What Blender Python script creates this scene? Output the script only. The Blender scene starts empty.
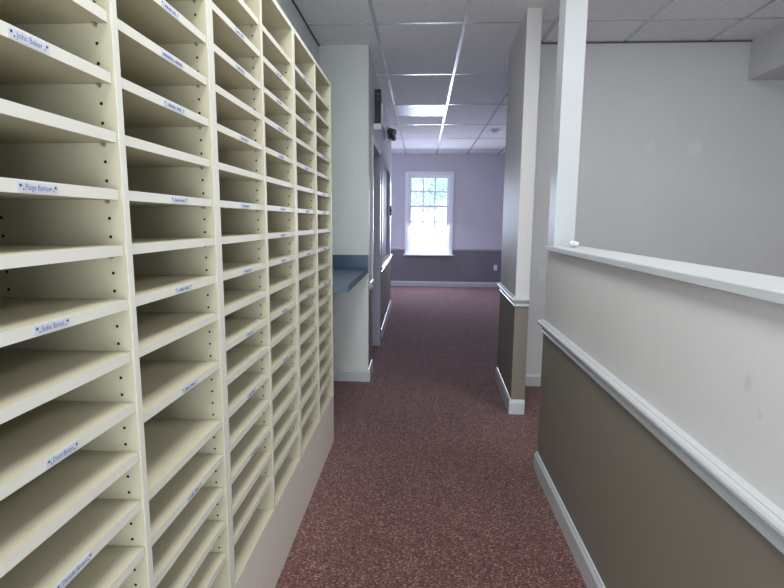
import bpy, bmesh, math, random
from mathutils import Vector, Matrix
random.seed(7)
C = bpy.context.scene.collection
sc = bpy.context.scene

# ------------------------------------------------------------------ materials
def lin(c):
    return tuple(((v/255)/12.92 if v/255 <= .04045 else ((v/255+.055)/1.055)**2.4) for v in c) + (1,)

def mat(name, col, rough=.6, spec=.4, metal=0, noise=None, bump=None, emit=None):
    m = bpy.data.materials.new(name); m.use_nodes = True
    nt = m.node_tree; b = nt.nodes['Principled BSDF']
    b.inputs['Base Color'].default_value = lin(col)
    b.inputs['Roughness'].default_value = rough
    b.inputs['Specular IOR Level'].default_value = spec
    b.inputs['Metallic'].default_value = metal
    if emit:
        b.inputs['Emission Color'].default_value = lin(emit[0]); b.inputs['Emission Strength'].default_value = emit[1]
    if noise or bump:
        geo = nt.nodes.new('ShaderNodeNewGeometry')
    if noise:                       # (scale, amount)
        n = nt.nodes.new('ShaderNodeTexNoise'); n.inputs['Scale'].default_value = noise[0]; n.inputs['Detail'].default_value = 3
        nt.links.new(geo.outputs['Position'], n.inputs['Vector'])
        r = nt.nodes.new('ShaderNodeMapRange'); r.inputs['To Min'].default_value = 1-noise[1]; r.inputs['To Max'].default_value = 1+noise[1]
        nt.links.new(n.outputs['Fac'], r.inputs['Value'])
        mx = nt.nodes.new('ShaderNodeVectorMath'); mx.operation = 'SCALE'
        mx.inputs[0].default_value = lin(col)[:3]
        nt.links.new(r.outputs['Result'], mx.inputs['Scale']); nt.links.new(mx.outputs['Vector'], b.inputs['Base Color'])
    if bump:                        # (scale, strength)
        n2 = nt.nodes.new('ShaderNodeTexNoise'); n2.inputs['Scale'].default_value = bump[0]
        nt.links.new(geo.outputs['Position'], n2.inputs['Vector'])
        bp = nt.nodes.new('ShaderNodeBump'); bp.inputs['Strength'].default_value = bump[1]; bp.inputs['Distance'].default_value = .001
        nt.links.new(n2.outputs['Fac'], bp.inputs['Height']); nt.links.new(bp.outputs['Normal'], b.inputs['Normal'])
    return m

class NG:
    """tiny helper for writing node maths"""
    def __init__(s, m): s.nt = m.node_tree
    def n(s, t, **k):
        x = s.nt.nodes.new(t)
        for a, v in k.items(): setattr(x, a, v)
        return x
    def m(s, op, a, b=None, c=None):
        x = s.n('ShaderNodeMath', operation=op)
        for i, v in enumerate((a, b, c)):
            if v is None: continue
            if isinstance(v, (int, float)): x.inputs[i].default_value = v
            else: s.nt.links.new(v, x.inputs[i])
        return x.outputs[0]
    def mix(s, f, a, b):
        x = s.n('ShaderNodeMix', data_type='RGBA')
        for k, v in (('Factor', f), ('A', a), ('B', b)):
            i = [q for q in x.inputs if q.name == k and (q.type == 'RGBA' or (k == 'Factor' and q.type == 'VALUE'))][0]
            if isinstance(v, (int, float, tuple)): i.default_value = v
            else: s.nt.links.new(v, i)
        return [o for o in x.outputs if o.type == 'RGBA'][0]

def wall_mat(name, upper, lower=None, split=.80, rough=.5, marks=(), spec=.35):
    m = mat(name, upper, rough, spec); g = NG(m); nt = m.node_tree; b = nt.nodes['Principled BSDF']
    geo = g.n('ShaderNodeNewGeometry'); sx = g.n('ShaderNodeSeparateXYZ'); nt.links.new(geo.outputs['Position'], sx.inputs[0])
    no = g.n('ShaderNodeTexNoise'); no.inputs['Scale'].default_value = 2.2; no.inputs['Detail'].default_value = 4
    nt.links.new(geo.outputs['Position'], no.inputs['Vector'])
    # faint vertical weave of the wall covering
    mp = g.n('ShaderNodeMapping'); mp.inputs['Scale'].default_value = (1, 1, .06); nt.links.new(geo.outputs['Position'], mp.inputs['Vector'])
    nv = g.n('ShaderNodeTexNoise'); nv.inputs['Scale'].default_value = 55; nv.inputs['Detail'].default_value = 2; nt.links.new(mp.outputs[0], nv.inputs['Vector'])
    col = lin(upper)
    if lower: col = g.mix(g.m('LESS_THAN', sx.outputs[2], split), lin(upper), lin(lower))
    f = g.m('ADD', g.m('MULTIPLY', g.m('SUBTRACT', no.outputs['Fac'], .5), .12), g.m('MULTIPLY', g.m('SUBTRACT', nv.outputs['Fac'], .5), .045))
    f = g.m('ADD', f, 1.0)
    for (px, py, pz, rad, gain) in marks:       # repaired or scuffed spots
        d = g.n('ShaderNodeVectorMath', operation='DISTANCE'); nt.links.new(geo.outputs['Position'], d.inputs[0]); d.inputs[1].default_value = (px, py, pz)
        n3 = g.n('ShaderNodeTexNoise'); n3.inputs['Scale'].default_value = 1.1/rad; nt.links.new(geo.outputs['Position'], n3.inputs['Vector'])
        dd = g.m('ADD', d.outputs['Value'], g.m('MULTIPLY', g.m('SUBTRACT', n3.outputs['Fac'], .5), rad*2.2))
        mr = g.n('ShaderNodeMapRange'); mr.inputs['From Min'].default_value = rad*.35; mr.inputs['From Max'].default_value = rad
        mr.inputs['To Min'].default_value = gain; mr.inputs['To Max'].default_value = 0; nt.links.new(dd, mr.inputs['Value'])
        f = g.m('ADD', f, mr.outputs['Result'])
    sc_ = g.n('ShaderNodeVectorMath', operation='SCALE')
    if isinstance(col, tuple): sc_.inputs[0].default_value = col[:3]
    else: nt.links.new(col, sc_.inputs[0])
    nt.links.new(f, sc_.inputs['Scale']); nt.links.new(sc_.outputs['Vector'], b.inputs['Base Color'])
    bp = g.n('ShaderNodeBump'); bp.inputs['Strength'].default_value = .25; bp.inputs['Distance'].default_value = .0015
    nt.links.new(nv.outputs['Fac'], bp.inputs['Height']); nt.links.new(bp.outputs['Normal'], b.inputs['Normal'])
    return m

UP, LOW = (203, 202, 202), (121, 115, 105)
M = {}
M['wall2'] = wall_mat('two_tone_wall', UP, LOW, marks=((.646, 1.0, 1.03, .02, -.12), (.646, .96, .98, .012, -.1)))
M['wallfar'] = wall_mat('far_wall_paint', (204, 203, 211), (124, 120, 128), split=.77)
M['wall1'] = wall_mat('plain_wall', (203, 204, 207), marks=((1.733, 4.1, 1.907, .045, .07), (2.066, 4.1, 1.907, .06, .09)))
M['wallcream'] = wall_mat('niche_wall', (208, 212, 211))
M['plinth'] = wall_mat('plinth_paint', (212, 203, 195), spec=.2)
M['trim'] = mat('white_trim', (187, 191, 195), .32, .5, noise=(6, .03))
M['cream'] = mat('cream_melamine', (190, 184, 162), .42, .4, noise=(9, .03))  # panel and shelf colour darkened to deepen the shade inside the sorters
M['creamback'] = mat('cream_back_shaded', (150, 142, 114), .6, .3, noise=(9, .03))  # darker still, imitating the shade at the back of the compartments
M['edge'] = mat('cream_front_lit', (212, 211, 202), .42, .4, noise=(9, .03))  # lighter copy for front faces, light falling on them put into the colour
M['hole'] = mat('drilled_hole', (40, 34, 26), .9, .1)
M['pin'] = mat('metal_pin', (150, 144, 122), .4, .5, .3)
M['tag'] = mat('tag_paper', (196, 201, 211), .5, .3)
M['ink'] = mat('tag_ink', (112, 119, 162), .6, .2)
M['star'] = mat('tag_star', (28, 34, 84), .6, .2)
M['counter'] = mat('blue_laminate', (74, 92, 116), .32, .5, noise=(60, .10))
M['tbar'] = mat('ceiling_grid_metal', (205, 206, 212), .25, .7, .35)
M['gap'] = mat('shadow_gap_tone', (92, 92, 94), .8, .2)
M['black'] = mat('black_plastic', (26, 27, 34), .4, .4)
M['grey'] = mat('grey_plastic', (86, 86, 92), .45, .4)
M['white'] = mat('white_plastic', (225, 226, 230), .4, .5)
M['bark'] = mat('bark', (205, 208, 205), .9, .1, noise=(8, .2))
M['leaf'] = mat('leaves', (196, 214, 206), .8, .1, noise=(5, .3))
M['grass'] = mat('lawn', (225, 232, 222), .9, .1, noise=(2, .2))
M['lens'] = mat('prismatic_lens', (190, 196, 212), .4, .5, bump=(300, .5), emit=((205, 215, 240), .03))  # faint glow stands in for window light reflected by the unlit lens
M['lit'] = mat('lit_lens', (240, 240, 240), .4, .4, emit=((255, 250, 240), 2.0))
M['doorpaint'] = mat('door_paint', (172, 172, 186), .35, .45, noise=(4, .05))
M['panelgrey'] = mat('grey_glazing', (150, 150, 170), .6, .3, noise=(2, .06))

def glass_mat():
    m = bpy.data.materials.new('window_glass'); m.use_nodes = True; nt = m.node_tree
    nt.nodes.clear(); o = nt.nodes.new('ShaderNodeOutputMaterial'); mx = nt.nodes.new('ShaderNodeMixShader')
    t = nt.nodes.new('ShaderNodeBsdfTransparent'); g = nt.nodes.new('ShaderNodeBsdfGlossy'); g.inputs['Roughness'].default_value = .02
    t.inputs['Color'].default_value = (.95, .97, 1, 1)
    mx.inputs[0].default_value = .06
    nt.links.new(t.outputs[0], mx.inputs[1]); nt.links.new(g.outputs[0], mx.inputs[2]); nt.links.new(mx.outputs[0], o.inputs[0])
    return m
M['glass'] = glass_mat()

def carpet_mat():
    m = mat('loop_carpet', (90, 60, 60), .95, .08); g = NG(m); nt = m.node_tree; b = nt.nodes['Principled BSDF']
    geo = g.n('ShaderNodeNewGeometry'); sx = g.n('ShaderNodeSeparateXYZ'); nt.links.new(geo.outputs['Position'], sx.inputs[0])
    W, L = .0070, .0052
    row = g.m('FLOOR', g.m('DIVIDE', sx.outputs[1], L))
    off = g.m('MULTIPLY', g.m('MODULO', row, 2.0), .5)
    u = g.m('ADD', g.m('DIVIDE', sx.outputs[0], W), off)
    cx = g.m('FLOOR', u)
    cv = g.n('ShaderNodeCombineXYZ'); nt.links.new(cx, cv.inputs[0]); nt.links.new(row, cv.inputs[1])
    wn = g.n('ShaderNodeTexWhiteNoise', noise_dimensions='2D'); nt.links.new(cv.outputs[0], wn.inputs['Vector'])
    cr = g.n('ShaderNodeValToRGB'); cr.color_ramp.interpolation = 'CONSTANT'
    e = cr.color_ramp.elements
    cols = [(0, (96, 60, 58)), (.28, (70, 46, 45)), (.48, (106, 72, 68)), (.66, (116, 90, 82)), (.82, (90, 70, 62)), (.93, (140, 120, 106))]
    e[0].position, e[0].color = 0, lin(cols[0][1]); e[1].position, e[1].color = cols[1][0], lin(cols[1][1])
    for p_, c_ in cols[2:]:
        q = e.new(p_); q.color = lin(c_)
    nt.links.new(wn.outputs['Value'], cr.inputs[0])
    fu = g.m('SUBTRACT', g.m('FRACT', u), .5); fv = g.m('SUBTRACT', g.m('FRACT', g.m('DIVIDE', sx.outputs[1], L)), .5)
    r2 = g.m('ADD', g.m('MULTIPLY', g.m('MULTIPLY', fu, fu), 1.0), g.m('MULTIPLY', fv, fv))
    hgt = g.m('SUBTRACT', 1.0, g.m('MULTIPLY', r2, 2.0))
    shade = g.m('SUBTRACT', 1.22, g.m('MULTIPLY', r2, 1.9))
    # soft lanes worn by traffic and faint machine-run columns
    nz = g.n('ShaderNodeTexNoise'); nz.inputs['Scale'].default_value = 1.3; nz.inputs['Detail'].default_value = 3; nt.links.new(geo.outputs['Position'], nz.inputs['Vector'])
    mp = g.n('ShaderNodeMapping'); mp.inputs['Scale'].default_value = (1, .04, 1); nt.links.new(geo.outputs['Position'], mp.inputs['Vector'])
    nl = g.n('ShaderNodeTexNoise'); nl.inputs['Scale'].default_value = 26; nt.links.new(mp.outputs[0], nl.inputs['Vector'])
    k = g.m('ADD', g.m('MULTIPLY', nz.outputs['Fac'], .3), g.m('ADD', g.m('MULTIPLY', nl.outputs['Fac'], .35), .68))
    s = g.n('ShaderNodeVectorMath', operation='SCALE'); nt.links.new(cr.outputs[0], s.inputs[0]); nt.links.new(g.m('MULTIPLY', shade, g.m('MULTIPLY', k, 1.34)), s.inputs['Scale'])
    nt.links.new(s.outputs['Vector'], b.inputs['Base Color'])
    bp = g.n('ShaderNodeBump'); bp.inputs['Strength'].default_value = .6; bp.inputs['Distance'].default_value = .003
    nt.links.new(hgt, bp.inputs['Height']); nt.links.new(bp.outputs['Normal'], b.inputs['Normal'])
    return m
M['wintrim'] = mat('window_trim', (240, 243, 250), .35, .5)
M['trimfar'] = mat('lilac_tinted_trim', (182, 178, 192), .4, .4)
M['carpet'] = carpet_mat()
q_ = M['carpet'].node_tree.nodes['Principled BSDF']; q_.inputs['Sheen Weight'].default_value = .2; q_.inputs['Sheen Roughness'].default_value = .45; q_.inputs['Sheen Tint'].default_value = (.85, .82, 1, 1)

def tile_mat():
    m = mat('ceiling_tile', (168, 168, 170), .8, .2); g = NG(m); nt = m.node_tree; b = nt.nodes['Principled BSDF']
    geo = g.n('ShaderNodeNewGeometry'); sx = g.n('ShaderNodeSeparateXYZ'); nt.links.new(geo.outputs['Position'], sx.inputs[0])
    cv = g.n('ShaderNodeCombineXYZ')
    nt.links.new(g.m('FLOOR', g.m('DIVIDE', g.m('SUBTRACT', sx.outputs[0], .27), .6096)), cv.inputs[0])
    nt.links.new(g.m('FLOOR', g.m('DIVIDE', g.m('SUBTRACT', sx.outputs[1], 3.682), 1.2192)), cv.inputs[1])
    wn = g.n('ShaderNodeTexWhiteNoise', noise_dimensions='2D'); nt.links.new(cv.outputs[0], wn.inputs['Vector'])
    n1 = g.n('ShaderNodeTexNoise'); n1.inputs['Scale'].default_value = 85; n1.inputs['Detail'].default_value = 4; nt.links.new(geo.outputs['Position'], n1.inputs['Vector'])
    v = g.n('ShaderNodeTexVoronoi'); v.inputs['Scale'].default_value = 120; nt.links.new(geo.outputs['Position'], v.inputs['Vector'])
    f = g.m('ADD', g.m('MULTIPLY', wn.outputs['Value'], .06), g.m('ADD', g.m('MULTIPLY', g.m('SUBTRACT', n1.outputs['Fac'], .5), .5), .96))
    f = g.m('SUBTRACT', f, g.m('MULTIPLY', g.m('LESS_THAN', v.outputs['Distance'], .16), .22))
    s = g.n('ShaderNodeVectorMath', operation='SCALE'); s.inputs[0].default_value = lin((232, 233, 236))[:3]; nt.links.new(f, s.inputs['Scale'])
    nt.links.new(s.outputs['Vector'], b.inputs['Base Color'])
    bp = g.n('ShaderNodeBump'); bp.inputs['Strength'].default_value = .4; bp.inputs['Distance'].default_value = .002
    nt.links.new(n1.outputs['Fac'], bp.inputs['Height']); nt.links.new(bp.outputs['Normal'], b.inputs['Normal'])
    return m
M['tile'] = tile_mat()

# ------------------------------------------------------------------ geometry helpers
def box(bm, lo, hi, mi=0):
    x0, y0, z0 = lo; x1, y1, z1 = hi
    v = [bm.verts.new(p) for p in ((x0,y0,z0),(x1,y0,z0),(x1,y1,z0),(x0,y1,z0),(x0,y0,z1),(x1,y0,z1),(x1,y1,z1),(x0,y1,z1))]
    fs = []
    for q in ((0,3,2,1),(4,5,6,7),(0,1,5,4),(1,2,6,5),(2,3,7,6),(3,0,4,7)):
        f = bm.faces.new([v[i] for i in q]); f.material_index = mi; fs.append(f)
    return v, fs

def prism(bm, pts, z0, z1, mi=0):
    a = [bm.verts.new((x, y, z0)) for x, y in pts]; b = [bm.verts.new((x, y, z1)) for x, y in pts]
    n = len(pts)
    for f in [bm.faces.new(a[::-1]), bm.faces.new(b)] + [bm.faces.new((a[i], a[(i+1) % n], b[(i+1) % n], b[i])) for i in range(n)]:
        f.material_index = mi

def cyl(bm, c, axis, r, L, seg=12, mi=0, r2=None):
    ax = Vector(axis).normalized(); t = ax.orthogonal().normalized(); s = ax.cross(t); c = Vector(c); r2 = r if r2 is None else r2
    A = [bm.verts.new(c + (t*math.cos(2*math.pi*i/seg) + s*math.sin(2*math.pi*i/seg))*r) for i in range(seg)]
    B = [bm.verts.new(c + ax*L + (t*math.cos(2*math.pi*i/seg) + s*math.sin(2*math.pi*i/seg))*r2) for i in range(seg)]
    for f in [bm.faces.new(A[::-1]), bm.faces.new(B)] + [bm.faces.new((A[i], A[(i+1) % seg], B[(i+1) % seg], B[i])) for i in range(seg)]:
        f.material_index = mi

def link(name, bm, mats, parent=None, bevel=0, smooth=False):
    if bevel:
        es = [e for e in bm.edges if e.is_manifold and e.calc_face_angle(0) > .5]
        bmesh.ops.bevel(bm, geom=es, offset=bevel, segments=2, affect='EDGES', profile=.5, clamp_overlap=True)
    bmesh.ops.recalc_face_normals(bm, faces=bm.faces)
    me = bpy.data.meshes.new(name); bm.to_mesh(me); bm.free()
    for m in (mats if isinstance(mats, (list, tuple)) else [mats]): me.materials.append(M[m])
    if mats == 'cream' or (isinstance(mats, list) and mats[0] == 'cream'):
        k = len(me.materials); me.materials.append(M['edge'])
        for p in me.polygons:
            if p.normal.x > .6 and p.center.x > -.53 and p.material_index == 0: p.material_index = k
    if smooth:
        for p in me.polygons: p.use_smooth = True
    o = bpy.data.objects.new(name, me); C.objects.link(o)
    if parent: o.parent = parent; o.matrix_parent_inverse = Matrix.Translation(-parent.location)
    return o

def struct(name, bm, mats, label=None, parent=None, bevel=0):
    o = link(name, bm, mats, parent, bevel)
    if not parent:
        o['kind'] = 'structure'
        if label: o['label'] = label
    return o

def thing(name, label, cat, loc=(0, 0, 0), group=None):
    o = bpy.data.objects.new(name, None); C.objects.link(o); o.location = loc; o.empty_display_size = .05
    o['label'] = label; o['category'] = cat
    if group: o['group'] = group
    bpy.context.view_layer.update()
    return o
def tag(o, label, cat, group=None):
    o['label'] = label; o['category'] = cat
    if group: o['group'] = group

RAIL = [(0, .768), (.007, .768), (.010, .771), (.010, .776), (.007, .779), (.005, .782), (.007, .791), (.012, .798), (.018, .802), (.018, .8055), (.024, .808), (.027, .814), (.027, .821), (.023, .827), (.015, .8295), (.015, .832), (.009, .835), (0, .8365)]
BASE = [(0, .001), (.014, .001), (.014, .083), (.010, .090), (.007, .096), (.005, .103), (0, .105)]
def molding(bm, path, prof):
    """sweep a profile (outward, z) along a plan path; outward is to the LEFT of travel, corners mitred"""
    P = [Vector(p) for p in path]; n = len(P); rings = []
    for i in range(n):
        ns = []
        if i > 0: d = (P[i]-P[i-1]).normalized(); ns.append(Vector((-d.y, d.x)))
        if i < n-1: d = (P[i+1]-P[i]).normalized(); ns.append(Vector((-d.y, d.x)))
        m = sum(ns, Vector((0, 0))).normalized(); k = 1/max(.3, m.dot(ns[0]))
        rings.append([bm.verts.new((P[i].x+m.x*k*o, P[i].y+m.y*k*o, z)) for o, z in prof])
    q = len(prof)
    for a, b in zip(rings, rings[1:]):
        for j in range(q): bm.faces.new((a[j], a[(j+1) % q], b[(j+1) % q], b[j]))
    bm.faces.new(rings[0]); bm.faces.new(rings[-1][::-1])

NB = bmesh.new
H = 2.6775

# ------------------------------------------------------------------ shell
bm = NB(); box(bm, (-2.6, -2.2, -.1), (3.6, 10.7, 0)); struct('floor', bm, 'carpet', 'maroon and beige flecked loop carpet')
XB, Y0 = .27, 3.682
bm = NB(); box(bm, (-2.6, -2.2, H), (3.6, 10.7, H+.1)); ceil = struct('ceiling', bm, 'tile', 'grey lay-in ceiling tiles in a metal grid')
bm = NB()
for i in range(-4, 6): box(bm, (XB+i*.6096-.012, -2.1, H-.004), (XB+i*.6096+.012, 10.5, H+.002))
for i in range(-4, 6): box(bm, (-2.4, Y0+i*1.2192-.012, H-.0035), (3.4, Y0+i*1.2192+.012, H+.002))
box(bm, (XB-.6096, 6.12+.6096-.012, H-.0035), (XB, 6.12+.6096+.012, H+.002))
link('ceiling_grid', bm, 'tbar', ceil)

bm = NB(); box(bm, (-.95, -2.1, 0), (-.815, 4.11, H)); struct('wall_left', bm, 'wallcream')
bm = NB(); prism(bm, [(-.95, 4.11), (-.43, 4.11), (-.434, 4.43), (-.95, 4.43)], 0, H); struct('wall_left_return', bm, ['wall2'])
# plain cream facing on the side seen from the sorter
bm = NB(); box(bm, (-.815, 4.106, 0), (-.4295, 4.1105, H)); struct('wall_niche', bm, 'wallcream')
# wall over the doorway and beyond it, with an opening
bm = NB(); prism(bm, [(-.60, 4.43), (-.434, 4.43), (-.445, 5.38), (-.60, 5.38)], 2.01, H); struct('wall_over_door', bm, 'wall2')
bm = NB(); xa, xb = -.447, -.480
def xl(y): return xa + (xb-xa)*(y-5.38)/(7.96-5.38)
def seg(y0, y1, z0, z1): prism(bm, [(-.60, y0), (xl(y0), y0), (xl(y1), y1), (-.60, y1)], z0, z1)
seg(5.38, 5.76, 0, H); seg(5.76, 7.44, 0, .86); seg(5.76, 7.44, 2.02, H); seg(7.44, 7.96, 0, H)
struct('wall_corridor_left', bm, 'wall2')
bm = NB(); box(bm, (-2.5, -2.1, 0), (3.5, -1.95, H)); struct('wall_rear', bm, 'wall1')
bm = NB(); box(bm, (3.4, -2, 0), (3.5, 4.1, H)); struct('wall_side_room_right', bm, 'wall1')
# thick wall between side room and far room (plain side) and the stub that projects from it
bm = NB(); box(bm, (.767, 4.1, 0), (3.5, 4.28, H)); struct('wall_side_room_back', bm, 'wall1')
bm = NB(); prism(bm, [(.645, 3.464), (.738, 3.464), (.766, 4.1), (.766, 4.28), (.668, 4.28)], 0, H); struct('wall_stub', bm, 'wall2')
# far room
bm = NB()
wx0, wx1, wz0, wz1 = -.285, .565, .70, 2.275
for a in (((-2.5, 0), (wx0, H)), ((wx1, 0), (3.5, H)), ((wx0, 0), (wx1, wz0)), ((wx0, wz1), (wx1, H))):
    box(bm, (a[0][0], 10.5, a[0][1]), (a[1][0], 10.66, a[1][1]))
struct('wall_far', bm, 'wallfar')
bm = NB(); box(bm, (2.9, 4.28, 0), (3.05, 10.5, H)); struct('wall_far_room_right', bm, 'wallfar')
bm = NB(); box(bm, (-2.5, 7.9, 0), (-2.4, 10.5, H)); struct('wall_far_room_left', bm, 'wallfar')
bm = NB(); box(bm, (-2.4, 7.86, 0), (-.60, 7.96, H)); struct('wall_far_room_near', bm, 'wallfar')
bm = NB(); box(bm, (-1.6, 4.47, 0), (-1.5, 7.86, H)); box(bm, (-1.6, 4.33, 0), (-.95, 4.43, H)); struct('wall_side_room_left', bm, 'wall1')
# soffit in the side room
bm = NB(); box(bm, (2.40, -1.95, 2.395), (3.4, 4.1, H)); struct('wall_soffit', bm, 'wall1')
# half wall
bm = NB(); box(bm, (.6464, -1.95, 0), (.765, 2.65, 1.20)); struct('wall_right', bm, 'wall2')
# solid dark strips painted in as the shadow gap at the ceiling edge
bm = NB(); box(bm, (.77, 4.088, H-.012), (2.40, 4.0995, H-.005)); struct('trim_1', bm, 'gap', 'dark strip painted as the shadow gap along the side room wall')
bm = NB(); box(bm, (-.8145, -1.9, H-.010), (-.806, 4.10, H-.002)); struct('trim_2', bm, 'gap', 'dark strip painted as the shadow gap above the mail sorters')

# mouldings
bm = NB(); molding(bm, [(.6464, -1.9), (.6464, 2.65), (.765, 2.65), (.765, 2.3)], RAIL); struct('trim_4', bm, 'trim', 'white chair rail along the half wall')
bm = NB(); molding(bm, [(.6464, -1.9), (.6464, 2.65), (.765, 2.65), (.765, 2.3)], BASE); struct('baseboard_right', bm, 'trim')
sp = [(.668, 4.28), (.645, 3.464), (.738, 3.464)]
bm = NB(); molding(bm, sp[::-1], RAIL)
struct('trim_5', bm, 'trim', 'white chair rail wrapped around the stub wall')
bm = NB(); molding(bm, sp[::-1], BASE); struct('baseboard_stub', bm, 'trim')
bm = NB(); molding(bm, [(3.4, 4.1), (.79, 4.1)], BASE); struct('baseboard_side_room', bm, 'trim')
bm = NB(); molding(bm, [(-.434, 4.42), (-.43, 4.106), (-.814, 4.106)][::1], BASE); struct('baseboard_niche', bm, 'trim')
bm = NB(); molding(bm, [(-.434, 4.42), (-.4305, 4.20)], [(o*.7, z) for o, z in RAIL]); struct('trim_6', bm, 'trim', 'short white chair rail before the doorway')
bm = NB(); molding(bm, [(xl(7.94), 7.94), (xl(5.62), 5.62)], RAIL); struct('trim_7', bm, 'trim', 'white chair rail on the corridor wall past the doorway')
bm = NB(); molding(bm, [(xl(7.955), 7.955), (xl(5.70), 5.70)], BASE); struct('baseboard_corridor_left', bm, 'trim')
bm = NB(); molding(bm, [(2.9, 10.5), (-2.4, 10.5)], BASE); struct('baseboard_far', bm, 'trim')
for n_, (a, b) in zip(('trim_8', 'trim_9'), (((-.34, 10.5), (-2.4, 10.5)), ((2.9, 10.5), (.63, 10.5)))):
    bm = NB(); molding(bm, [a, b], [(o*.5, .752+(z-.77)*.62) for o, z in RAIL]); struct(n_, bm, 'trimfar', 'thin chair rail on the far wall')
# ledge cap and post of the half wall
LEDGE = [(0, 1.2003), (.021, 1.2003), (.0245, 1.203), (.0245, 1.2205), (.0225, 1.2235), (0, 1.2235)]
bm = NB(); molding(bm, [(.6464, -1.9), (.6464, 2.60)], LEDGE); box(bm, (.6464, -1.9, 1.2003), (.790, 2.5298, 1.2235)); struct('trim_10', bm, 'trim', 'white painted ledge capping the half wall')
bm = NB(); box(bm, (.6462, 2.53, 1.2005), (.744, 2.652, H)); struct('trim_12', bm, 'trim', 'white boxed post from half wall to ceiling', bevel=.003)

# doorway in the left corridor wall
bm = NB()
box(bm, (-.57, 4.435, .005), (-.535, 5.335, 2.005)); d = struct('door_1', bm, 'doorpaint', 'grey door set back in the left corridor doorway')
bm = NB()
for (y0, y1, z0, z1) in ((4.395, 4.429, 0.84, 2.06), (4.430, 5.44, 1.995, 2.06)):
    prism(bm, [(-.46, y0), (-.43-.012*(y0-4.47)+.011, y0), (-.43-.012*(y1-4.47)+.011, y1), (-.46, y1)], z0+.001, z1)
link('door_casing', bm, 'trim', d, bevel=.003)
bm = NB(); prism(bm, [(-.60, 5.34), (-.436, 5.34), (-.437, 5.44), (-.4475, 5.44), (-.4475, 5.379), (-.60, 5.379)], .001, 1.994); link('door_jamb', bm, 'doorpaint', d)
bm = NB(); cyl(bm, (-.535, 4.58, 1.0), (1, 0, 0), .012, .014, 12); cyl(bm, (-.521, 4.58, 1.0), (1, 0, 0), .018, .012, 14); link('door_handle', bm, 'pin', d)

# glazed opening further on
bm = NB(); 
def fr(y0, y1, z0, z1, o=.02): prism(bm, [(-.50, y0), (xl(y0)+o, y0), (xl(y1)+o, y1), (-.50, y1)], z0, z1)
fr(5.68, 5.77, .837, 2.09, .012); fr(7.43, 7.52, .837, 2.09, .012); fr(5.771, 7.429, 2.01, 2.09, .012)
w = struct('window_2', bm, 'trim', 'white framed opening in the left corridor wall', bevel=.003)
bm = NB(); box(bm, (-.520, 5.761, .861), (-.505, 7.439, 2.019)); link('pane', bm, 'panelgrey', w)
bm = NB(); box(bm, (-.464, 7.455, 1.42), (-.440, 7.485, 1.56)); link('latch', bm, 'black', w, bevel=.003)

# far window ------------------------------------------------------
bm = NB()
for a in ((-.345, -.285, .66, 2.335), (.565, .63, .66, 2.335), (-.2851, .5651, 2.275, 2.335)):
    box(bm, (a[0], 10.478, a[2]), (a[1], 10.4995, a[3]))
win = struct('window_1', bm, 'wintrim', 'white double-hung window on the far wall', bevel=.003)
bm = NB(); box(bm, (-.37, 10.44, .645), (.655, 10.4995, .668)); box(bm, (-.2849, 10.4996, .668), (.5649, 10.62, .7045))
link('window_sill', bm, 'wintrim', win, bevel=.003)
bm = NB()
for a in ((-.2849, -.262, .70, 2.2749), (.542, .5649, .70, 2.2749), (-.262, .542, 2.252, 2.2749)): box(bm, (a[0], 10.50, a[2]), (a[1], 10.62, a[3]))
link('window_frame', bm, 'wintrim', win)
def sash(z0, z1, y, rows, nm):
    bm = NB(); x0, x1 = -.262, .542; s = .038
    box(bm, (x0, y, z0), (x0+s, y+.03, z1)); box(bm, (x1-s, y, z0), (x1, y+.03, z1))
    box(bm, (x0+s, y, z0), (x1-s, y+.03, z0+s)); box(bm, (x0+s, y, z1-s), (x1-s, y+.03, z1))
    o = link('sash', bm, 'wintrim', win)
    bm = NB(); gx0, gx1, gz0, gz1 = x0+s, x1-s, z0+s, z1-s
    for i in (1, 2): xx = gx0+(gx1-gx0)*i/3; box(bm, (xx-.013, y+.004, gz0), (xx+.013, y+.020, gz1))
    for i in range(1, rows): zz = gz0+(gz1-gz0)*i/rows; box(bm, (gx0, y+.0045, zz-.013), (gx1, y+.0195, zz+.013))
    link('muntins', bm, 'wintrim', o)
    bm = NB(); box(bm, (gx0, y+.021, gz0), (gx1, y+.024, gz1)); link('pane', bm, 'glass', o)
sash(.705, 1.665, 10.53, 3, 'a'); sash(1.63, 2.25, 10.565, 2, 'b')

# ------------------------------------------------------------------ mail sorters
XF = -.5185; XBK = -.8130; T = .0185; ZB, ZT = .283, 2.0965
def shelf_z(k): return 1.39 + .0962*k
def text_bm(s, size):
    cu = bpy.data.curves.new('t', 'FONT'); cu.body = s; cu.size = size; cu.align_x = 'CENTER'; cu.resolution_u = 2
    o = bpy.data.objects.new('t', cu); C.objects.link(o)
    dg = bpy.context.evaluated_depsgraph_get(); me = bpy.data.meshes.new_from_object(o.evaluated_get(dg))
    bpy.data.objects.remove(o); bpy.data.curves.remove(cu)
    b = NB(); b.from_mesh(me); bpy.data.meshes.remove(me)
    return b
def star(bm, y, z, r, x, rot, mi):
    pts = [(y+math.cos(rot+i*math.pi/5)*(r if i % 2 == 0 else r*.45), z+math.sin(rot+i*math.pi/5)*(r if i % 2 == 0 else r*.45)) for i in range(10)]
    f = bm.faces.new([bm.verts.new((x, a, b)) for a, b in pts]); f.material_index = mi
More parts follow.
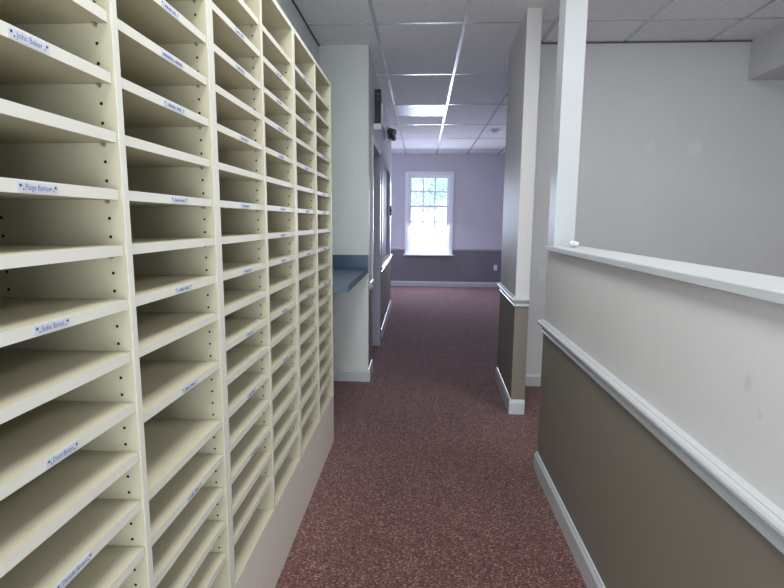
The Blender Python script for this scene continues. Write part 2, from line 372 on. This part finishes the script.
def name_tag(parent, yc, zc, xf, text, L=.075, stars=True, far=False):
    bm = NB(); h = .0135
    box(bm, (xf, yc-L/2, zc-h/2), (xf+.0005, yc+L/2, zc+h/2), 0)
    xt = xf+.0009
    if text:
        tb = text_bm(text, .0118); mp = {}
        xs = [v.co.x for v in tb.verts]; wd = max(xs)-min(xs); fit = min(1, (L-.026)/wd)
        for v in tb.verts: mp[v] = bm.verts.new((xt, yc+v.co.x*fit, zc-.0036+v.co.y))
        for f in tb.faces:
            try: q = bm.faces.new([mp[v] for v in f.verts]); q.material_index = 1
            except ValueError: pass
        tb.free()
    else:                                   # writing too small to read: strokes of its look
        a = yc-L*.30 if stars else yc-L*.45; e = yc+L*.30 if stars else yc+L*.45; gap = yc+random.uniform(-.006, .006)
        while a < e:
            w_ = random.uniform(.0007, .0014); hh = random.choice((.0042, .0042, .006, .0066))
            if abs(a-gap) > .0022: 
                v, fs = box(bm, (xt-.0002, a, zc-.0032), (xt, a+w_, zc-.0032+hh), 1)
            a += w_+random.uniform(.0007, .0012)
    if stars:
        for s in (-1, 1):
            star(bm, yc+s*(L/2-.005), zc+.0018, .0030, xt, .4, 2); star(bm, yc+s*(L/2-.0095), zc-.0032, .0019, xt, 1.1, 2)
    me_o = link('name_tag', bm, ['tag', 'ink', 'star'], parent)
    return me_o

def side_panel(parent, name, y0, y1, faces):
    bm = NB(); box(bm, (XBK+.006, y0, ZB), (XF, y1, ZT), 0)
    bmesh.ops.bevel(bm, geom=[e for e in bm.edges if all(abs(v.co.x-XF) < 1e-6 for v in e.verts)], offset=.0008, segments=1, affect='EDGES')
    for side in faces:                      # rows of drilled holes, front and back
        yy = (y0-.0004) if side < 0 else (y1+.0004)
        for xh in (XF-.027, XF-.225):
            for n_ in range(-30, 20):
                z = 1.3725+n_*.0962/3
                if z < ZB+.06 or z > ZT-.05: continue
                r = .0030
                q = [bm.verts.new((xh+math.cos(i*math.pi/4)*r, yy, z+math.sin(i*math.pi/4)*r)) for i in range(8)]
                f = bm.faces.new(q if side < 0 else q[::-1]); f.material_index = 1
    return link(name, bm, ['cream', 'hole'], parent)

shelf_mesh = {}
def make_sorter(y0, label, cols, near=True, W=.8215, shift=0):
    root = thing('mail_sorter', label, 'mail sorter', (-.66, y0+W/2, ZB), 'cream mail sorters on the left wall')
    ym = y0+W/2+shift
    side_panel(root, 'side_panel', y0, y0+T, (1,)); side_panel(root, 'side_panel', y0+W-T, y0+W, (-1,))
    side_panel(root, 'divider', ym-T/2, ym+T/2, (-1, 1))
    bm = NB(); box(bm, (XBK+.006, y0+T, ZT-T), (XF, ym-T/2, ZT)); box(bm, (XBK+.006, ym+T/2, ZT-T), (XF, y0+W-T, ZT)); link('top_panel', bm, 'cream', root)
    bm = NB(); box(bm, (XBK+.006, y0+T, ZB), (XF, ym-T/2, ZB+T)); box(bm, (XBK+.006, ym+T/2, ZB), (XF, y0+W-T, ZB+T)); link('bottom_panel', bm, 'cream', root)
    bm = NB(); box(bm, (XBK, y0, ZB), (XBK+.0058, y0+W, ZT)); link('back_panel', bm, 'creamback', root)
    for ci, (a, b) in enumerate(((y0+T, ym-T/2), (ym+T/2, y0+W-T))):
        spec = cols[ci]
        for zt, k in spec['z']:
            rec = .005 + random.uniform(-.0015, .002)
            bm = NB(); box(bm, (XBK+.008, a+.0012, zt-.018), (XF-rec, b-.0012, zt))
            s = link('shelf', bm, 'cream', root, bevel=.0009)
            if near:                        # metal support pins under the far end
                for xh in (XF-.027, XF-.225):
                    bm = NB(); cyl(bm, (xh, b-.0080, zt-.0215), (0, 1, 0), .0022, .0070, 8); cyl(bm, (xh, b-.0032, zt-.0215), (0, 1, 0), .0028, .0028, 10)
                    box(bm, (xh-.003, b-.0095, zt-.0192), (xh+.003, b-.003, zt-.0182))
                    link('shelf_pin', bm, 'pin', s)
            if k in spec['tags']:
                t_ = spec['tags'][k]; txt, L, st = t_
                name_tag(s, (a+b)/2+.012+random.uniform(-.004, .004), zt-.0095, XF-rec, txt, L, st)
    return root
full = [(shelf_z(k), k) for k in range(-10, 7)]
col2 = [(shelf_z(k), k) for k in range(-10, 7) if k not in (-4, -5)] + [(shelf_z(-4)-.0321, -4)]
T_ = (None, .075, True)
c1 = dict(z=full, tags={2: ('John Baker', .072, True), 0: ('Paige Barlow', .074, True), -2: ('Sofie Bovat', .070, True), -4: ('Darci Boizo', .068, True), -6: ('Danielle Brown', .082, True), 4: T_})
c2 = dict(z=col2, tags={4: T_, 3: (None, .094, False), 2: (None, .090, True), 0: T_, -2: T_, -4: T_, -7: T_})
c3 = dict(z=full, tags={5: T_, 4: T_, 2: T_, 0: T_, -2: T_, -4: T_, -6: T_, -8: T_})
c4 = dict(z=full, tags={5: T_, 4: T_, 3: T_, 2: T_, 0: T_, -1: T_, -2: T_, -4: T_, -6: T_})
c5 = dict(z=full, tags={4: T_, 2: T_, 0: T_, -2: T_, -4: T_, 6: T_})
c6 = dict(z=full, tags={1: T_, 0: T_, -2: T_, -4: T_, 3: T_})
make_sorter(.4540, 'cream two-column mail sorter nearest the camera, some shelves with readable name tags', (c1, c2), shift=.010)
make_sorter(1.2760, 'middle cream mail sorter, standing between the nearest and the farthest sorter', (c3, c4))
make_sorter(2.0980, 'farthest cream mail sorter, beside the blue counter', (c5, c6), W=.836)
bm = NB(); box(bm, (-.8145, .05, 0.0005), (XF-.001, 2.9335, ZB-.0003))
p_ = link('sorter_plinth', bm, 'plinth'); tag(p_, 'long greige painted plinth under the row of cream mail sorters', 'plinth')

# ------------------------------------------------------------------ counter
t = thing('counter', 'blue laminate counter in the niche beyond the mail sorters', 'counter', (-.63, 3.5, .92))
bm = NB(); box(bm, (-.8148, 2.945, .920), (-.431, 4.1055, .962)); 
o = link('countertop', bm, 'counter', t, bevel=.004)
bm = NB(); box(bm, (-.8148, 4.086, .9625), (-.4305, 4.1057, 1.066)); box(bm, (-.8148, 2.936, .9625), (-.796, 4.0855, 1.066)); link('backsplash', bm, 'counter', t, bevel=.003)
bm = NB(); prism(bm, [(-.8148, 3.96), (-.79, 3.96), (-.79, 4.10), (-.8148, 4.10)], .80, .9195); link('cleat', bm, 'wallcream', t)

# ------------------------------------------------------------------ wall-mounted things in the corridor
t = thing('wall_sign_box', 'black wall-mounted sign box seen edge-on above the left doorway', 'sign', (-.43, 4.62, 2.20))
bm = NB(); box(bm, (-.4285, 4.60, 2.185), (-.372, 4.64, 2.475)); link('housing', bm, 'black', t, bevel=.004)
bm = NB()
for z in (2.435, 2.395): cyl(bm, (-.398, 4.598, z), (0, -1, 0), .010, .003, 16); 
link('button', bm, 'grey', t)
bm = NB(); box(bm, (-.3715, 4.605, 2.26), (-.355, 4.636, 2.36)); box(bm, (-.3715, 4.605, 2.19), (-.3665, 4.636, 2.259)); link('light_strip', bm, 'lens', t, bevel=.002)
bm = NB(); box(bm, (-.438, 4.58, 2.135), (-.368, 4.66, 2.184)); link('bracket', bm, 'white', t, bevel=.004)
bm = NB(); cyl(bm, (-.412, 4.665, 2.33), (0, 1, 0), .007, 1.50, 10); cyl(bm, (-.412, 4.665, 2.33), (0,-1,0), .007, .022, 10); o = link('conduit', bm, 'wallcream', smooth=False); tag(o, 'slim conduit between the black sign box and the emergency lamp', 'conduit')
t = thing('emergency_lamp', 'grey twin-head emergency lamp high on the left corridor wall', 'lamp', (-.44, 6.2, 2.34))
bm = NB(); box(bm, (-.455, 6.17, 2.30), (-.415, 6.27, 2.44)); link('mounting_plate', bm, 'white', t, bevel=.006)
for yy, zz, q in ((6.165, 2.385, .043), (6.20, 2.325, .030)):
    bm = NB(); cyl(bm, (-.405, yy+.0, zz), (.85, -.45, -.28), q, .085, 20, 0, q*.92); cyl(bm, (-.422, yy+.01, zz), (1, 0, 0), .018, .03, 10); link('lamp_head', bm, 'grey', t, bevel=.004, smooth=False)
bm = NB(); box(bm, (-.42, 6.145, 2.265), (-.375, 6.185, 2.298)); link('test_cover', bm, 'white', t, bevel=.004)

# smoke detector, ceiling lights
t = thing('smoke_detector', 'round smoke detector on the ceiling by the stub wall', 'detector', (1.02, 7.76, H-.004))
bm = NB(); cyl(bm, (1.05, 7.76, H-.0005), (0, 0, -1), .075, .018, 28); cyl(bm, (1.05, 7.76, H-.0185), (0, 0, -1), .062, .02, 28, 0, .045); link('cover', bm, 'white', t)
bm = NB(); cyl(bm, (1.01, 7.72, H-.0385), (0, 0, -1), .006, .004, 10); link('indicator', bm, 'lens', t)
def troffer(x0, y0, w, l, label, lens, power=0, col=(.97, 1, 1)):
    t = thing('ceiling_light', label, 'light', (x0+w/2, y0+l/2, H-.004))
    bm = NB(); e = .022
    for a in ((x0, y0, x0+w, y0+e), (x0, y0+l-e, x0+w, y0+l), (x0, y0+e, x0+e, y0+l-e), (x0+w-e, y0+e, x0+w, y0+l-e)): box(bm, (a[0], a[1], H-.010), (a[2], a[3], H-.0042))
    link('frame', bm, 'tbar', t)
    bm = NB(); box(bm, (x0+e, y0+e, H-.008), (x0+w-e, y0+l-e, H-.0045)); link('diffuser', bm, lens, t)
    if power:
        L = bpy.data.lights.new('assumed_tube_light', 'AREA'); L.shape = 'RECTANGLE'; L.size, L.size_y = w-.06, l-.06; L.energy = power; L.color = col
        o = bpy.data.objects.new('assumed_tube_light', L); C.objects.link(o); o.location = (x0+w/2, y0+l/2, H-.014)
troffer(XB-.6096+.014, 6.12+.014, .58, .58, 'square ceiling light in the corridor grid in front of the far window', 'lens')
troffer(XB-.6096+.014, Y0-2*1.2192+.014, .58, 1.19, 'assumed long ceiling light over the corridor beside the mail sorters', 'lit', 13)  # out of view, fixture assumed from the light on the sorters
troffer(XB-.6096+.014, Y0-3*1.2192+.014, .58, 1.19, 'assumed long ceiling light over the corridor rearmost in its row', 'lit', 14.5)  # unseen, added to brighten the near end of the sorters
troffer(XB+2*.6096+.014, Y0-2*1.2192+.014, .58, 1.19, 'assumed long ceiling light over the side room', 'lit', 25)  # assumed fixture, out of view, lights the side room

# outlet, switch, scrap
t = thing('wall_outlet', 'white electrical outlet low on the far wall, right of the window', 'outlet', (1.525, 10.5, .408))
bm = NB(); box(bm, (1.49, 10.494, .350), (1.56, 10.4996, .465)); link('cover_plate', bm, 'white', t, bevel=.003)
for z in (.430, .385):
    bm = NB(); box(bm, (1.508, 10.4915, z-.014), (1.542, 10.4938, z+.014), 0)
    for dx in (-.006, .006): box(bm, (1.525+dx-.0012, 10.4908, z-.005), (1.525+dx+.0012, 10.4914, z+.006), 1)
    link('socket', bm, ['white', 'black'], t)
t = thing('light_switch', 'pale switch plate on the side room wall beside the stub wall', 'switch', (.962, 4.1, .93))
bm = NB(); box(bm, (.932, 4.0935, .872), (.998, 4.0996, .985)); link('cover_plate', bm, 'wallcream', t, bevel=.003)
bm = NB(); box(bm, (.960, 4.086, .918), (.970, 4.0933, .940)); link('toggle', bm, 'white', t, bevel=.002)
bm = NB(); bmesh.ops.create_icosphere(bm, subdivisions=3, radius=1)
for v in bm.verts:
    n = v.co.normalized(); k = 1+.22*math.sin(7*n.x+2)*math.sin(6*n.y)+.15*math.sin(11*n.z+5*n.x)
    v.co = Vector((n.x*k*.026+.715, n.y*k*.036+2.45, max(1.224, n.z*k*.016+1.238)))
o = link('crumpled_scrap', bm, 'white', smooth=False); tag(o, 'small crumpled white scrap lying on the ledge at the foot of the post', 'scrap')

# ------------------------------------------------------------------ outside the window
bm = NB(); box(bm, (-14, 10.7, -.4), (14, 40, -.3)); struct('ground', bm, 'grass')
def tree(x, y, h, r, label):
    t = thing('tree', label, 'tree', (x, y, -.3), 'trees outside the far window')
    bm = NB(); cyl(bm, (x, y, -.3), (0.03, 0, 1), .16, h, 10, 0, .05)
    for i in range(7):
        a = random.uniform(0, 6.28); cyl(bm, (x, y, h*.45+i*h*.07), (math.cos(a), math.sin(a), .8), .045, r*.8, 6, 0, .012)
    link('trunk', bm, 'bark', t)
    bm = NB()
    for i in range(1500):
        d_ = Vector((random.gauss(0, 1), random.gauss(0, 1), random.gauss(0, .8))).normalized()*r*random.random()**.4
        c = Vector((x, y, h*.85)) + d_; s = random.uniform(.06, .12)
        u = Vector((random.gauss(0, 1), random.gauss(0, 1), random.gauss(0, 1))).normalized(); v_ = u.orthogonal().normalized()
        bm.faces.new([bm.verts.new(c+u*s), bm.verts.new(c+v_*s*.5), bm.verts.new(c-u*s), bm.verts.new(c-v_*s*.5)])
    link('foliage', bm, 'leaf', t)
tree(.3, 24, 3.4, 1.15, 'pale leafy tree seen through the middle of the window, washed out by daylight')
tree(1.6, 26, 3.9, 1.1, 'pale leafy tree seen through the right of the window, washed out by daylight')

# ------------------------------------------------------------------ light
w = bpy.data.worlds.new('world'); sc.world = w; w.use_nodes = True
bg = w.node_tree.nodes['Background']; bg.inputs[0].default_value = (.80, .90, 1, 1); bg.inputs[1].default_value = 3.3
def area(name, loc, rot, sx, sy, e, col):
    L = bpy.data.lights.new(name, 'AREA'); L.shape = 'RECTANGLE'; L.size, L.size_y = sx, sy; L.energy = e; L.color = col
    o = bpy.data.objects.new(name, L); C.objects.link(o); o.location = loc; o.rotation_euler = rot; return o
R = math.radians
area('window_daylight', (.14, 10.40, 1.5), (R(-64), 0, 0), .74, 1.3, 62, (.72, .80, 1))  # area lamp added inside the far window to strengthen its daylight
area('added_far_fill_left', (-2.3, 9.3, 1.5), (0, R(-60), 0), 1.3, 1.4, 40, (.68, .72, 1))  # unseen lamp added for assumed daylight from the left; solid wall, no window
area('added_far_fill_right', (2.8, 8.0, 1.5), (0, R(60), 0), 1.3, 1.6, 32, (.72, .76, 1))  # second added lamp, unseen on the right side; no window modelled there
area('rear_side_room_area', (2.4, -1.85, 1.5), (R(90), 0, 0), 2.0, 1.4, 14, (.88, .95, 1))  # unseen area lamp at the rear of the side room, no window modelled
area('rear_corridor_fill', (0.0, -1.85, 1.35), (R(104), 0, 0), 1.1, 2.2, 96, (.88, .96, 1))  # added unseen fill behind the camera, brightens surfaces facing it; no door here

# ------------------------------------------------------------------ camera (from the calibration)
f, a, b, r, hc = 506.4772, .0573, .1427, .0072, 1.339
r0 = Vector((math.cos(a), math.sin(a), 0)); yv = Vector((-math.sin(a), math.cos(a), 0)); zv = Vector((0, 0, 1))
F = yv*math.cos(b) - zv*math.sin(b); u0 = yv*math.sin(b) + zv*math.cos(b)
Rv = r0*math.cos(r) + u0*math.sin(r); Uv = -r0*math.sin(r) + u0*math.cos(r)
cam = bpy.data.objects.new('camera', bpy.data.cameras.new('camera')); C.objects.link(cam)
mw = Matrix((Rv, Uv, -F)).transposed().to_4x4(); mw.translation = (0, 0, hc); cam.matrix_world = mw
cam.data.sensor_width = 36; cam.data.lens = f/784*36; cam.data.clip_start = .02
sc.camera = cam
sc.view_settings.view_transform = 'Standard'; sc.view_settings.look = 'None'; sc.view_settings.exposure = 0
sc.cycles.use_denoising = True; sc.cycles.max_bounces = 10; sc.cycles.diffuse_bounces = 6
